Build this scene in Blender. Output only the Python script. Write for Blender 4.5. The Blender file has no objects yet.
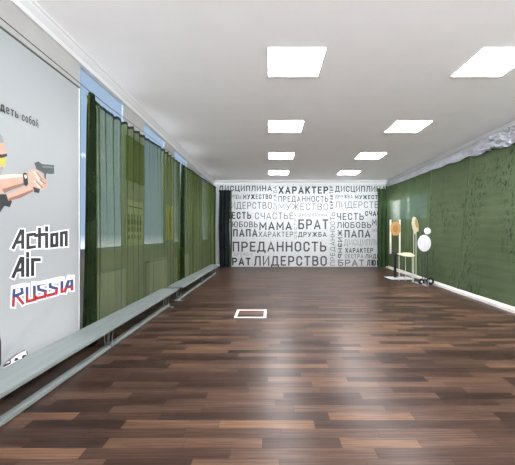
import bpy, math, random
from mathutils import Vector, noise

random.seed(4)
S = bpy.context.scene
C = S.collection

# ------------------------------------------------------------------ camera, sky, exposure
CAM_Z = 1.12
FPX = 328.0
cam_d = bpy.data.cameras.new('camera')
cam = bpy.data.objects.new('camera', cam_d)
C.objects.link(cam)
cam.location = (0, 0, CAM_Z)
cam.rotation_euler = (math.pi / 2, 0, 0)
cam_d.sensor_width = 36
cam_d.lens = FPX / 515 * 36
cam_d.shift_x = -12.0 / 515
cam_d.shift_y = 2.0 / 515
cam_d.clip_start = 0.02
S.camera = cam

GROUND = (0.75, 0.77, 0.82)      # made-up yard glow below the horizon, outside the left-hand windows
GROUND_FILL = (52.0, 50.8, 51.6)  # invented glare outside the added rear window, brightens the ceiling
W = bpy.data.worlds.new('sky')
S.world = W
W.use_nodes = True
bg = W.node_tree.nodes['Background']
# blue daylight sky above the horizon, added yard glow below it for the ceiling
_t = W.node_tree
_tc = _t.nodes.new('ShaderNodeTexCoord')
_sp = _t.nodes.new('ShaderNodeSeparateXYZ')
_rp = _t.nodes.new('ShaderNodeValToRGB')
_t.links.new(_tc.outputs['Generated'], _sp.inputs[0])
_ma = _t.nodes.new('ShaderNodeMath')
_ma.operation = 'MULTIPLY_ADD'
_ma.inputs[1].default_value = 0.5
_ma.inputs[2].default_value = 0.5
_t.links.new(_sp.outputs[2], _ma.inputs[0])
_t.links.new(_ma.outputs[0], _rp.inputs[0])
_e = _rp.color_ramp.elements
_e[0].position, _e[0].color = 0.485, (GROUND[0], GROUND[1], GROUND[2], 1)
_e[1].position, _e[1].color = 0.50, (0.26, 0.335, 0.445, 1)
_ry = _t.nodes.new('ShaderNodeValToRGB')          # direction -Y holds the added glare
_my = _t.nodes.new('ShaderNodeMath')
_my.operation = 'MULTIPLY_ADD'
_my.inputs[1].default_value = 0.5
_my.inputs[2].default_value = 0.5
_t.links.new(_sp.outputs[1], _my.inputs[0])
_t.links.new(_my.outputs[0], _ry.inputs[0])
_ry.color_ramp.elements[0].position = 0.06
_ry.color_ramp.elements[0].color = (1, 1, 1, 1)
_ry.color_ramp.elements[1].position = 0.20
_ry.color_ramp.elements[1].color = (0, 0, 0, 1)
_rs = _t.nodes.new('ShaderNodeValToRGB')
_rs.color_ramp.elements[0].position = 0.485
_rs.color_ramp.elements[0].color = (GROUND_FILL[0], GROUND_FILL[1], GROUND_FILL[2], 1)
_rs.color_ramp.elements[1].position = 0.50
_rs.color_ramp.elements[1].color = (0.26, 0.335, 0.445, 1)
_t.links.new(_ma.outputs[0], _rs.inputs[0])
_mx = _t.nodes.new('ShaderNodeMix')
_mx.data_type = 'RGBA'
_t.links.new(_ry.outputs[0], _mx.inputs[0])
_t.links.new(_rp.outputs[0], _mx.inputs[6])
_t.links.new(_rs.outputs[0], _mx.inputs[7])
_t.links.new(_mx.outputs[2], bg.inputs['Color'])
bg.inputs['Strength'].default_value = 1.0

S.view_settings.view_transform = 'Standard'
S.view_settings.look = 'None'
S.view_settings.gamma = 1
S.view_settings.exposure = 0.74
LIGHT_POWER = 42.0           # ceiling panels

# ------------------------------------------------------------------ room dimensions
XL, XR, YB, YF, ZC = -1.93, 4.05, 11.27, -6.0, 2.97
PX0, PY0 = 269.5, 234.5


def on_x(px, py, X):        # point where a sight line meets the plane x = X
    Y = X * FPX / (px - PX0)
    return Vector((X, Y, CAM_Z + (PY0 - py) / FPX * Y))


def on_y(px, py, Y):
    return Vector(((px - PX0) / FPX * Y, Y, CAM_Z + (PY0 - py) / FPX * Y))


# ------------------------------------------------------------------ materials
def srgb(r, g, b):
    def f(c):
        c /= 255.0
        return c / 12.92 if c <= 0.04045 else ((c + 0.055) / 1.055) ** 2.4
    return (f(r), f(g), f(b), 1)


def mat(name, col, rough=0.6, metal=0.0, spec=0.5):
    m = bpy.data.materials.new(name)
    m.use_nodes = True
    b = m.node_tree.nodes['Principled BSDF']
    b.inputs['Base Color'].default_value = col
    b.inputs['Roughness'].default_value = rough
    b.inputs['Metallic'].default_value = metal
    b.inputs['Specular IOR Level'].default_value = spec
    return m


class NT:
    """small node-tree helper"""
    def __init__(s, m):
        s.m = m
        s.t = m.node_tree
        s.b = s.t.nodes.get('Principled BSDF')

    def n(s, kind, **kw):
        nd = s.t.nodes.new(kind)
        for k, v in kw.items():
            if k.startswith('i_'):
                nd.inputs[k[2:].replace('_', ' ')].default_value = v
            else:
                setattr(nd, k, v)
        return nd

    def l(s, a, b):
        s.t.links.new(a, b)

    def math(s, op, a, b=None, c=None):
        nd = s.n('ShaderNodeMath', operation=op)
        for i, v in enumerate((a, b, c)):
            if v is None:
                continue
            if isinstance(v, (int, float)):
                nd.inputs[i].default_value = v
            else:
                s.l(v, nd.inputs[i])
        return nd.outputs[0]

    def ramp(s, fac, stops, interp='LINEAR'):
        nd = s.n('ShaderNodeValToRGB')
        nd.color_ramp.interpolation = interp
        e = nd.color_ramp.elements
        while len(e) < len(stops):
            e.new(0.5)
        for i, (p, c) in enumerate(stops):
            e[i].position = p
            e[i].color = c
        s.l(fac, nd.inputs[0])
        return nd.outputs[0]

    def mix(s, fac, a, b, blend='MIX'):
        nd = s.n('ShaderNodeMix', data_type='RGBA', blend_type=blend)
        for i, v in ((0, fac), (6, a), (7, b)):
            if isinstance(v, (int, float, tuple)):
                nd.inputs[i].default_value = v
            else:
                s.l(v, nd.inputs[i])
        return nd.outputs[2]


def noisy(name, c1, c2, scale=8, rough=0.6, metal=0.0, bump=0.0, stretch=(1, 1, 1)):
    m = mat(name, c1, rough, metal)
    k = NT(m)
    tc = k.n('ShaderNodeTexCoord')
    mp = k.n('ShaderNodeMapping')
    mp.inputs['Scale'].default_value = stretch
    k.l(tc.outputs['Object'], mp.inputs[0])
    nz = k.n('ShaderNodeTexNoise', i_Scale=scale, i_Detail=5.0)
    k.l(mp.outputs[0], nz.inputs['Vector'])
    k.l(k.ramp(nz.outputs['Fac'], [(0.3, c1), (0.7, c2)]), k.b.inputs['Base Color'])
    if bump:
        bp = k.n('ShaderNodeBump', i_Strength=bump, i_Distance=0.01)
        k.l(nz.outputs['Fac'], bp.inputs['Height'])
        k.l(bp.outputs[0], k.b.inputs['Normal'])
    return m


def fabric(name, c1, c2, opacity, scale=3.0, stretch=(1, 1, 1), bump=0.15, marks=None):
    """woven net: lets a share of the light and the view straight through"""
    m = bpy.data.materials.new(name)
    m.use_nodes = True
    k = NT(m)
    t = k.t
    t.nodes.remove(k.b)
    out = t.nodes['Material Output']
    tc = k.n('ShaderNodeTexCoord')
    mp = k.n('ShaderNodeMapping')
    mp.inputs['Scale'].default_value = stretch
    k.l(tc.outputs['Object'], mp.inputs[0])
    nz = k.n('ShaderNodeTexNoise', i_Scale=scale, i_Detail=6.0)
    k.l(mp.outputs[0], nz.inputs['Vector'])
    col = k.ramp(nz.outputs['Fac'], [(0.3, c1), (0.7, c2)])
    if marks:
        # dark leaf-like marks gathered in a few patches
        big = k.n('ShaderNodeTexNoise', i_Scale=0.75, i_Detail=2.5)
        k.l(tc.outputs['Object'], big.inputs['Vector'])
        mp2 = k.n('ShaderNodeMapping')
        mp2.inputs['Scale'].default_value = (1, 1.5, 0.8)
        k.l(tc.outputs['Object'], mp2.inputs[0])
        vo = k.n('ShaderNodeTexNoise', i_Scale=8.0, i_Detail=4.0, i_Distortion=1.6)
        k.l(mp2.outputs[0], vo.inputs['Vector'])
        leaf = k.ramp(vo.outputs['Fac'], [(0.52, (0, 0, 0, 1)), (0.62, (1, 1, 1, 1))])
        patch = k.ramp(big.outputs['Fac'], [(0.44, (0, 0, 0, 1)), (0.56, (1, 1, 1, 1))])
        f = k.math('MULTIPLY', leaf, patch)
        f = k.math('MULTIPLY', f, 0.8)
        col = k.mix(f, col, marks)
    df = k.n('ShaderNodeBsdfDiffuse')
    tl = k.n('ShaderNodeBsdfTranslucent')
    k.l(col, df.inputs[0])
    k.l(col, tl.inputs[0])
    if bump:
        mp3 = k.n('ShaderNodeMapping')
        mp3.inputs['Scale'].default_value = (1, 0.6, 7)
        k.l(tc.outputs['Object'], mp3.inputs[0])
        wv = k.n('ShaderNodeTexNoise', i_Scale=3.5, i_Detail=4.0)
        k.l(mp3.outputs[0], wv.inputs['Vector'])
        bp = k.n('ShaderNodeBump', i_Strength=bump, i_Distance=0.03)
        k.l(wv.outputs['Fac'], bp.inputs['Height'])
        k.l(bp.outputs[0], df.inputs['Normal'])
    a = k.n('ShaderNodeMixShader', i_Fac=0.3)
    k.l(df.outputs[0], a.inputs[1])
    k.l(tl.outputs[0], a.inputs[2])
    tr = k.n('ShaderNodeBsdfTransparent')
    b = k.n('ShaderNodeMixShader', i_Fac=opacity)
    k.l(tr.outputs[0], b.inputs[1])
    k.l(a.outputs[0], b.inputs[2])
    k.l(b.outputs[0], out.inputs[0])
    return m


def emitter(name, col, power):
    m = bpy.data.materials.new(name)
    m.use_nodes = True
    b = m.node_tree.nodes['Principled BSDF']
    b.inputs['Base Color'].default_value = (0.9, 0.9, 0.9, 1)
    b.inputs['Emission Color'].default_value = col
    b.inputs['Emission Strength'].default_value = power
    return m


def glass(name):
    m = bpy.data.materials.new(name)
    m.use_nodes = True
    k = NT(m)
    k.t.nodes.remove(k.b)
    tr = k.n('ShaderNodeBsdfTransparent')
    tr.inputs[0].default_value = (0.93, 0.96, 0.97, 1)
    gl = k.n('ShaderNodeBsdfGlossy', i_Roughness=0.03)
    lw = k.n('ShaderNodeLayerWeight', i_Blend=0.5)
    fr = k.math('ADD', k.math('MULTIPLY', k.math('POWER', lw.outputs['Facing'], 5.0), 0.08), 0.012)
    mx = k.n('ShaderNodeMixShader')
    k.l(fr, mx.inputs[0])
    k.l(tr.outputs[0], mx.inputs[1])
    k.l(gl.outputs[0], mx.inputs[2])
    k.l(mx.outputs[0], k.t.nodes['Material Output'].inputs[0])
    return m


def floor_material():
    m = mat('laminate', srgb(80, 60, 50), 0.3)
    k = NT(m)
    geo = k.n('ShaderNodeNewGeometry')
    sep = k.n('ShaderNodeSeparateXYZ')
    k.l(geo.outputs['Position'], sep.inputs[0])
    x, y = sep.outputs[0], sep.outputs[1]
    PW = 0.086
    row = k.math('FLOOR', k.math('DIVIDE', y, PW))
    rn = k.n('ShaderNodeTexWhiteNoise', noise_dimensions='1D')
    k.l(row, rn.inputs['W'])
    # strip length differs per row
    ln = k.math('ADD', k.math('MULTIPLY', rn.outputs['Value'], 0.40), 0.42)
    off = k.math('MULTIPLY', rn.outputs['Value'], 37.7)
    u = k.math('ADD', k.math('DIVIDE', x, ln), off)
    cell = k.math('FLOOR', u)
    cv = k.n('ShaderNodeCombineXYZ')
    k.l(cell, cv.inputs[0])
    k.l(row, cv.inputs[1])
    wn = k.n('ShaderNodeTexWhiteNoise', noise_dimensions='2D')
    k.l(cv.outputs[0], wn.inputs['Vector'])
    base = k.ramp(wn.outputs['Value'], [
        (0.0, srgb(42, 32, 28)), (0.35, srgb(55, 42, 36)), (0.65, srgb(68, 53, 45)),
        (0.88, srgb(79, 61, 50)), (1.0, srgb(94, 72, 56))])
    # grain along the strip
    mp = k.n('ShaderNodeMapping')
    mp.inputs['Scale'].default_value = (1.4, 48, 1)
    k.l(geo.outputs['Position'], mp.inputs[0])
    addv = k.n('ShaderNodeVectorMath', operation='ADD')
    k.l(mp.outputs[0], addv.inputs[0])
    k.l(wn.outputs['Color'], addv.inputs[1])
    nz = k.n('ShaderNodeTexNoise', i_Scale=2.2, i_Detail=6.0, i_Distortion=0.6)
    k.l(addv.outputs[0], nz.inputs['Vector'])
    g = k.ramp(nz.outputs['Fac'], [(0.30, (0.50, 0.49, 0.49, 1)), (0.70, (1.36, 1.32, 1.28, 1))])
    col = k.mix(1.0, base, g, 'MULTIPLY')
    # broader bands of figure in the wood
    mpb = k.n('ShaderNodeMapping')
    mpb.inputs['Scale'].default_value = (.55, 5.0, 1)
    k.l(geo.outputs['Position'], mpb.inputs[0])
    nb = k.n('ShaderNodeTexNoise', i_Scale=1.6, i_Detail=5.0, i_Roughness=0.65)
    k.l(mpb.outputs[0], nb.inputs['Vector'])
    col = k.mix(1.0, col, k.ramp(nb.outputs['Fac'], [(0.32, (0.74, 0.74, 0.75, 1)), (0.68, (1.28, 1.26, 1.24, 1))]), 'MULTIPLY')
    # joints
    fy = k.math('FRACT', k.math('DIVIDE', y, PW))
    fx = k.math('FRACT', u)
    jy = k.math('LESS_THAN', fy, 0.03)
    jx = k.math('LESS_THAN', fx, 0.006)
    j = k.math('MAXIMUM', jy, jx)
    col = k.mix(k.math('MULTIPLY', j, 0.55), col, srgb(30, 22, 20))
    k.l(col, k.b.inputs['Base Color'])
    rr = k.math('ADD', k.math('MULTIPLY', nz.outputs['Fac'], 0.10), 0.25)
    k.l(rr, k.b.inputs['Roughness'])
    bp = k.n('ShaderNodeBump', i_Strength=0.06, i_Distance=0.004)
    k.l(nz.outputs['Fac'], bp.inputs['Height'])
    k.l(bp.outputs[0], k.b.inputs['Normal'])
    k.b.inputs['Specular IOR Level'].default_value = 0.075
    return m


def russia_print():
    """letters printed white, blue and red in three rising bands"""
    m = mat('flag_print', (1, 1, 1, 1), 0.6)
    k = NT(m)
    geo = k.n('ShaderNodeNewGeometry')
    sep = k.n('ShaderNodeSeparateXYZ')
    k.l(geo.outputs['Position'], sep.inputs[0])
    a, b = on_x(12.9, 297.8, BX), on_x(73.1, 286, BX)
    sl = (b.z - a.z) / (b.y - a.y)
    t = k.math('SUBTRACT', k.math('SUBTRACT', sep.outputs[2], a.z),
               k.math('MULTIPLY', k.math('SUBTRACT', sep.outputs[1], a.y), sl))
    t = k.math('ADD', k.math('MULTIPLY', t, 4.0), 0.5)
    k.l(k.ramp(t, [(0.0, srgb(160, 30, 36)), (0.5, srgb(44, 60, 112)), (0.75, srgb(222, 226, 228))],
               'CONSTANT'), k.b.inputs['Base Color'])
    return m


def banner_material():
    m = mat('banner_vinyl', srgb(200, 206, 208), 0.55)
    k = NT(m)
    geo = k.n('ShaderNodeNewGeometry')
    sep = k.n('ShaderNodeSeparateXYZ')
    k.l(geo.outputs['Position'], sep.inputs[0])
    y, z = sep.outputs[1], sep.outputs[2]
    # the print fades from mid grey at the top to near white at the bottom
    h = k.math('DIVIDE', z, 2.6)
    base = k.ramp(h, [(0.1, srgb(161, 166, 167)), (0.45, srgb(140, 145, 147)), (0.95, srgb(141, 147, 148))])
    # printed streak of grey smoke
    a, b = Vector((2.30, .27)), Vector((2.92, .56))
    d = (b - a).normalized()
    pa = k.math('SUBTRACT', y, a.x)
    pb = k.math('SUBTRACT', z, a.y)
    dist = k.math('ABSOLUTE', k.math('SUBTRACT', k.math('MULTIPLY', pb, d.x), k.math('MULTIPLY', pa, d.y)))
    along = k.math('ADD', k.math('MULTIPLY', pa, d.x), k.math('MULTIPLY', pb, d.y))
    nz = k.n('ShaderNodeTexNoise', i_Scale=9.0, i_Detail=6.0)
    k.l(geo.outputs['Position'], nz.inputs['Vector'])
    w = k.ramp(dist, [(0.0, (1, 1, 1, 1)), (0.075, (0, 0, 0, 1))])
    al = k.ramp(along, [(0.0, (1, 1, 1, 1)), (0.35, (.7, .7, .7, 1)), (0.68, (0, 0, 0, 1))])
    nn = k.ramp(nz.outputs['Fac'], [(0.3, (0, 0, 0, 1)), (0.6, (1, 1, 1, 1))])
    f = k.math('MULTIPLY', k.math('MULTIPLY', w, al), nn)
    f = k.math('MULTIPLY', f, 0.75)
    col = k.mix(f, base, srgb(140, 146, 150))
    k.l(col, k.b.inputs['Base Color'])
    return m


BX = -1.85      # the banner hangs here
M = {
    'ceiling': noisy('ceiling_paint', srgb(247, 245, 245), srgb(250, 248, 248), 3, 0.8),
    'cornice': mat('cornice_white', srgb(216, 216, 216), 0.6),
    'wall': noisy('wall_paint', srgb(159, 158, 155), srgb(166, 166, 163), 4, 0.8),
    'wall_white': noisy('mural_white', srgb(175, 180, 183), srgb(188, 192, 193), 18, 0.6),
    'ink0': mat('ink_black', srgb(22, 23, 26), 0.6),
    'ink1': mat('ink_dark', srgb(50, 53, 59), 0.6),
    'ink2': mat('ink_grey', srgb(81, 85, 91), 0.6),
    'ink3': mat('ink_pale', srgb(120, 124, 130), 0.6),
    'ink4': mat('ink_faint', srgb(188, 193, 198), 0.6),
    'floor': floor_material(),
    'plinth': mat('plinth_white', srgb(195, 195, 192), 0.5),
    'window_white': mat('window_white', srgb(150, 160, 170), 0.5),
    'glass': glass('window_glass'),
    'panel_frame': mat('light_frame', srgb(235, 235, 235), 0.5),
    'panel': emitter('light_diffuser', (1.0, 0.97, 0.985, 1), LIGHT_POWER),
    'banner': banner_material(),
    'wire': mat('steel_wire', srgb(90, 92, 92), 0.5, 0.6),
    'net': fabric('green_net', srgb(60, 74, 38), srgb(82, 96, 50), 0.70, 2.0, (1, 3, 0.4), 0.0),
    'net_far': fabric('green_net_thin', srgb(74, 92, 64), srgb(90, 108, 76), 0.85, 2.0, (1, 1, 1), 0.1),
    'net_wall': fabric('green_cloth', srgb(74, 86, 64), srgb(86, 99, 75), 0.97, 1.2, (1, 1, 1), 0.35,
                       srgb(40, 54, 40)),
    'dark_cloth': fabric('dark_green_cloth', srgb(28, 34, 36), srgb(40, 48, 48), 0.95, 3, (1, 1, 1), 0.0),
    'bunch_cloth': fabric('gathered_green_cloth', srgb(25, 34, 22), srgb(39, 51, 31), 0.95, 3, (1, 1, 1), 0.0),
    'corner_cloth': fabric('corner_green_cloth', srgb(46, 68, 42), srgb(61, 83, 53), 0.95, 3, (1, 1, 1), 0.0),
    'drape': noisy('white_drape', srgb(137, 140, 147), srgb(164, 166, 173), 6, 0.5),
    'bench': noisy('bench_paint', srgb(104, 113, 113), srgb(119, 128, 127), 5, 0.38, stretch=(4, .5, 1)),
    'bench_edge': noisy('bench_edge_paint', srgb(85, 94, 94), srgb(100, 109, 108), 5, 0.45),
    'steel': mat('zinc_steel', srgb(170, 175, 176), 0.35, 0.7),
    'tape': noisy('white_tape', srgb(224, 222, 218), srgb(238, 236, 232), 20, 0.5),
    'black': mat('black_metal', srgb(28, 30, 32), 0.45, 0.3),
    'dark_steel': mat('dark_steel', srgb(62, 68, 72), 0.4, 0.5),
    'plate': noisy('white_plate', srgb(216, 218, 225), srgb(229, 230, 235), 9, 0.45),
    'cream': noisy('cream_wood', srgb(191, 185, 154), srgb(201, 195, 172), 8, 0.6),
    'stick': noisy('pale_stick', srgb(196, 196, 176), srgb(206, 206, 190), 8, 0.6),
    'card': noisy('tan_card', srgb(160, 124, 74), srgb(170, 135, 85), 10, 0.8),
    'card_in': mat('tan_card_zone', srgb(147, 109, 60), 0.8),
    'base_steel': noisy('galvanised_plate', srgb(176, 182, 190), srgb(205, 210, 216), 9, 0.4, 0.3),
    'skin': noisy('print_skin', srgb(167, 134, 117), srgb(183, 155, 139), 6, 0.6),
    'skin_dark': mat('print_skin_shadow', srgb(127, 91, 76), 0.6),
    'skin_light': mat('print_skin_light', srgb(198, 181, 170), 0.6),
    'p_black': mat('print_black', srgb(26, 29, 32), 0.6),
    'p_gun': mat('print_gunmetal', srgb(54, 64, 65), 0.6),
    'p_gun2': mat('print_gunmetal_light', srgb(88, 98, 99), 0.6),
    'p_hair': noisy('print_grey_hair', srgb(110, 117, 120), srgb(136, 141, 143), 40, 0.6),
    'p_yellow': mat('print_yellow', srgb(170, 162, 54), 0.5),
    'p_white': mat('print_white', srgb(236, 239, 240), 0.6),
    'p_letters': mat('print_letters', srgb(24, 27, 31), 0.6),
    'flag': russia_print(),
    'poster': noisy('poster_paper', srgb(190, 196, 170), srgb(205, 210, 186), 4, 0.6),
    'poster2': noisy('poster_yellow_paper', srgb(214, 200, 120), srgb(222, 210, 140), 4, 0.6),
    'board': mat('dark_board', srgb(58, 52, 44), 0.6),
    'orange': mat('print_orange', srgb(180, 104, 50), 0.6),
    'radiator': mat('radiator_white', srgb(205, 206, 200), 0.5),
}


# ------------------------------------------------------------------ mesh helpers
class MB:
    def __init__(s):
        s.v, s.f = [], []

    def add(s, vs, fs):
        o = len(s.v)
        s.v += [tuple(v) for v in vs]
        s.f += [[o + i for i in f] for f in fs]
        return s

    def box(s, x0, x1, y0, y1, z0, z1):
        return s.add([(x0, y0, z0), (x1, y0, z0), (x1, y1, z0), (x0, y1, z0),
                      (x0, y0, z1), (x1, y0, z1), (x1, y1, z1), (x0, y1, z1)],
                     [(3, 2, 1, 0), (4, 5, 6, 7), (0, 1, 5, 4), (1, 2, 6, 5), (2, 3, 7, 6), (3, 0, 4, 7)])

    def prism(s, pts, d):
        """closed outline pts (3-D, planar) pushed along vector d"""
        n = len(pts)
        d = Vector(d)
        vs = [Vector(p) for p in pts] + [Vector(p) + d for p in pts]
        nrm = Vector((0, 0, 0))
        for i in range(n):
            nrm += Vector(pts[i]).cross(Vector(pts[(i + 1) % n]))
        flip = nrm.dot(d) > 0
        fs = [list(range(n)), list(range(2 * n - 1, n - 1, -1))]
        fs += [((i + 1) % n, i, n + i, n + (i + 1) % n) for i in range(n)]
        if flip:
            fs = [list(reversed(f)) for f in fs]
        return s.add(vs, fs)

    def tube(s, path, r, seg=10):
        path = [Vector(p) for p in path]
        n = len(path)
        vs, fs = [], []
        for i, p in enumerate(path):
            t = (path[min(i + 1, n - 1)] - path[max(i - 1, 0)]).normalized()
            up = Vector((0, 0, 1)) if abs(t.z) < 0.9 else Vector((1, 0, 0))
            a = t.cross(up).normalized()
            b = t.cross(a).normalized()
            for k in range(seg):
                an = 2 * math.pi * k / seg
                vs.append(p + a * (math.cos(an) * r) + b * (math.sin(an) * r))
        for i in range(n - 1):
            for k in range(seg):
                k2 = (k + 1) % seg
                fs.append((i * seg + k, i * seg + k2, (i + 1) * seg + k2, (i + 1) * seg + k))
        fs.append(list(range(seg - 1, -1, -1)))
        fs.append([(n - 1) * seg + k for k in range(seg)])
        return s.add(vs, fs)

    def grid(s, nu, nv, fn):
        vs = [fn(i / (nu - 1), j / (nv - 1)) for j in range(nv) for i in range(nu)]
        fs = [(j * nu + i, j * nu + i + 1, (j + 1) * nu + i + 1, (j + 1) * nu + i)
              for j in range(nv - 1) for i in range(nu - 1)]
        return s.add(vs, fs)

    def build(s, name, m, parent=None, bevel=0, smooth=False, loc=None, label=None):
        me = bpy.data.meshes.new(name)
        if loc is not None:
            l = Vector(loc)
            vv = [tuple(Vector(v) - l) for v in s.v]
        else:
            vv = s.v
        me.from_pydata(vv, [], s.f)
        me.update()
        me.materials.append(M[m])
        if smooth:
            for p in me.polygons:
                p.use_smooth = True
        o = bpy.data.objects.new(name, me)
        C.objects.link(o)
        if loc is not None:
            o.location = loc
        if parent is not None:
            o.parent = parent
        if bevel:
            b = o.modifiers.new('bevel', 'BEVEL')
            b.width = bevel
            b.segments = 2
            b.limit_method = 'ANGLE'
        if label:
            o['label'] = label
        return o


def tag(o, label, cat, group=None):
    o['label'] = label
    o['category'] = cat
    if group:
        o['group'] = group
    return o


def thing(name, label, cat, loc=(0, 0, 0), group=None):
    o = bpy.data.objects.new(name, None)
    o.empty_display_size = 0.1
    C.objects.link(o)
    o.location = loc
    return tag(o, label, cat, group)


def struct(o):
    o['kind'] = 'structure'
    return o


def copy_tree(o, parent=None):
    c = o.copy()
    C.objects.link(c)
    if parent is not None:
        c.parent = parent
    for ch in [x for x in C.objects if x.parent == o]:
        copy_tree(ch, c)
    return c


# 2-D ribbon with mitred corners; returns list of quads (each 4 points)
def ribbon(pts, w, closed=False, cap=True):
    P = [Vector(p) for p in pts]
    n = len(P)
    L, R = [], []
    for i in range(n):
        if closed:
            a, b, c = P[i - 1], P[i], P[(i + 1) % n]
        else:
            a, b, c = P[max(i - 1, 0)], P[i], P[min(i + 1, n - 1)]
        d1 = (b - a).normalized() if (b - a).length > 1e-9 else (c - b).normalized()
        d2 = (c - b).normalized() if (c - b).length > 1e-9 else d1
        n1, n2 = Vector((-d1.y, d1.x)), Vector((-d2.y, d2.x))
        m = n1 + n2
        if m.length < 0.2:
            m = n1
            sc = 1
        else:
            m.normalize()
            sc = min(1 / max(m.dot(n1), 0.35), 2.2)
        q = b
        if cap and not closed:
            if i == 0:
                q = b - d2 * (w / 2)
            elif i == n - 1:
                q = b + d1 * (w / 2)
        L.append(q + m * (w / 2 * sc))
        R.append(q - m * (w / 2 * sc))
    rng = range(n) if closed else range(n - 1)
    return [(L[i], R[i], R[(i + 1) % n], L[(i + 1) % n]) for i in rng]


OV = lambda x0, x1: [(x0 + .28 * (x1 - x0), 0), (x0, .16), (x0, .84), (x0 + .28 * (x1 - x0), 1),
                     (x1 - .28 * (x1 - x0), 1), (x1, .84), (x1, .16), (x1 - .28 * (x1 - x0), 0)]
# letter: (relative width, [open strokes], [closed strokes])
G = {
    'А': (.70, [[(0, 0), (.5, 1), (1, 0)], [(.17, .27), (.83, .27)]], []),
    'Б': (.62, [[(.92, 1), (0, 1), (0, 0), (.72, 0), (1, .14), (1, .42), (.72, .56), (0, .56)]], []),
    'В': (.62, [[(.68, .53), (0, .53), (0, 1), (.66, 1), (.92, .88), (.92, .65), (.68, .53), (1, .40), (1, .13), (.72, 0), (0, 0), (0, .53)]], []),
    'Д': (.74, [[(-.08, -.17), (-.08, 0), (1.08, 0), (1.08, -.17)], [(.1, 0), (.25, 1), (.86, 1), (.86, 0)]], []),
    'Е': (.54, [[(1, 1), (0, 1), (0, 0), (1, 0)], [(0, .52), (.85, .52)]], []),
    'Ж': (.92, [[(.5, 0), (.5, 1)], [(0, 1), (.45, .52), (0, 0)], [(1, 1), (.55, .52), (1, 0)]], []),
    'З': (.60, [[(0, .82), (.25, 1), (.72, 1), (1, .86), (1, .66), (.7, .53), (.35, .53)], [(.7, .53), (1, .4), (1, .15), (.72, 0), (.25, 0), (0, .18)]], []),
    'И': (.66, [[(0, 1), (0, 0), (1, 1), (1, 0)]], []),
    'К': (.64, [[(0, 0), (0, 1)], [(1, 1), (.05, .42)], [(.32, .6), (1, 0)]], []),
    'Л': (.68, [[(-.02, 0), (.14, .12), (.24, 1), (1, 1), (1, 0)]], []),
    'М': (.80, [[(0, 0), (0, 1), (.5, .3), (1, 1), (1, 0)]], []),
    'Н': (.66, [[(0, 0), (0, 1)], [(1, 0), (1, 1)], [(0, .52), (1, .52)]], []),
    'О': (.64, [], [OV(0, 1)]),
    'П': (.64, [[(0, 0), (0, 1), (1, 1), (1, 0)]], []),
    'Р': (.62, [[(0, 0), (0, 1), (.72, 1), (1, .86), (1, .58), (.72, .44), (0, .44)]], []),
    'С': (.60, [[(1, .72), (1, .84), (.72, 1), (.28, 1), (0, .84), (0, .16), (.28, 0), (.72, 0), (1, .16), (1, .28)]], []),
    'Т': (.60, [[(0, 1), (1, 1)], [(.5, 0), (.5, 1)]], []),
    'У': (.66, [[(0, 1), (.52, .35)], [(1, 1), (.45, .12), (.3, 0), (.1, 0)]], []),
    'Х': (.66, [[(0, 0), (1, 1)], [(0, 1), (1, 0)]], []),
    'Ц': (.70, [[(0, 1), (0, 0), (1.12, 0), (1.12, -.17)], [(.9, 1), (.9, 0)]], []),
    'Ч': (.60, [[(0, 1), (0, .56), (.25, .42), (1, .42)], [(1, 1), (1, 0)]], []),
    'Ь': (.60, [[(0, 1), (0, 0), (.72, 0), (1, .14), (1, .42), (.72, .56), (0, .56)]], []),
    'Ю': (.92, [[(0, 0), (0, 1)], [(0, .5), (.38, .5)]], [OV(.38, 1)]),
    # small letters
    'е': (.56, [[(0, .5), (1, .5), (1, .8), (.72, 1), (.28, 1), (0, .8), (0, .2), (.28, 0), (.9, 0)]], []),
    'б': (.58, [[(.95, 1.5), (.25, 1.4), (0, 1.0), (0, .2), (.28, 0), (.72, 0), (1, .2), (1, .7), (.72, .9), (.2, .85), (0, .65)]], []),
    'й': (.60, [[(0, 1), (0, 0), (1, 1), (1, 0)], [(.25, 1.42), (.5, 1.28), (.75, 1.42)]], []),
    '.': (.12, [[(.3, 0), (.7, 0)]], []),
}
for a, b in zip('двлатьсо', 'ДВЛАТЬСО'):
    G[a] = G[b]


def text_quads(s, x0, x1, y0, y1, weight):
    """lettering fitted into a 2-D box; weight = stroke / letter height"""
    h = y1 - y0
    t = weight * h
    gap = .20 * h
    wid = [(.38 if c == ' ' else G[c][0]) for c in s]
    tot = sum(wid) * h + gap * (len(s) - 1)
    sx = (x1 - x0) / tot
    out = []
    x = x0
    for c, w in zip(s, wid):
        ww = w * h * sx
        if c != ' ':
            _, op, cl = G[c]
            tw = min(t, ww * .3)
            mp = lambda p: (x + tw / 2 + p[0] * (ww - tw), y0 + t / 2 + p[1] * (h - t))
            for st in op:
                out += ribbon([mp(p) for p in st], tw)
            for st in cl:
                out += ribbon([mp(p) for p in st], tw, True)
        x += ww + gap * sx
    return out


# ================================================================== THE SETTING
struct(MB().box(XL - .11, XR + .3, YF, YB + .3, -.12, 0).build('floor', 'floor'))
struct(MB().box(XL - .11, XR + .3, YF, YB + .3, ZC, ZC + .15).build('ceiling', 'ceiling'))

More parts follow.
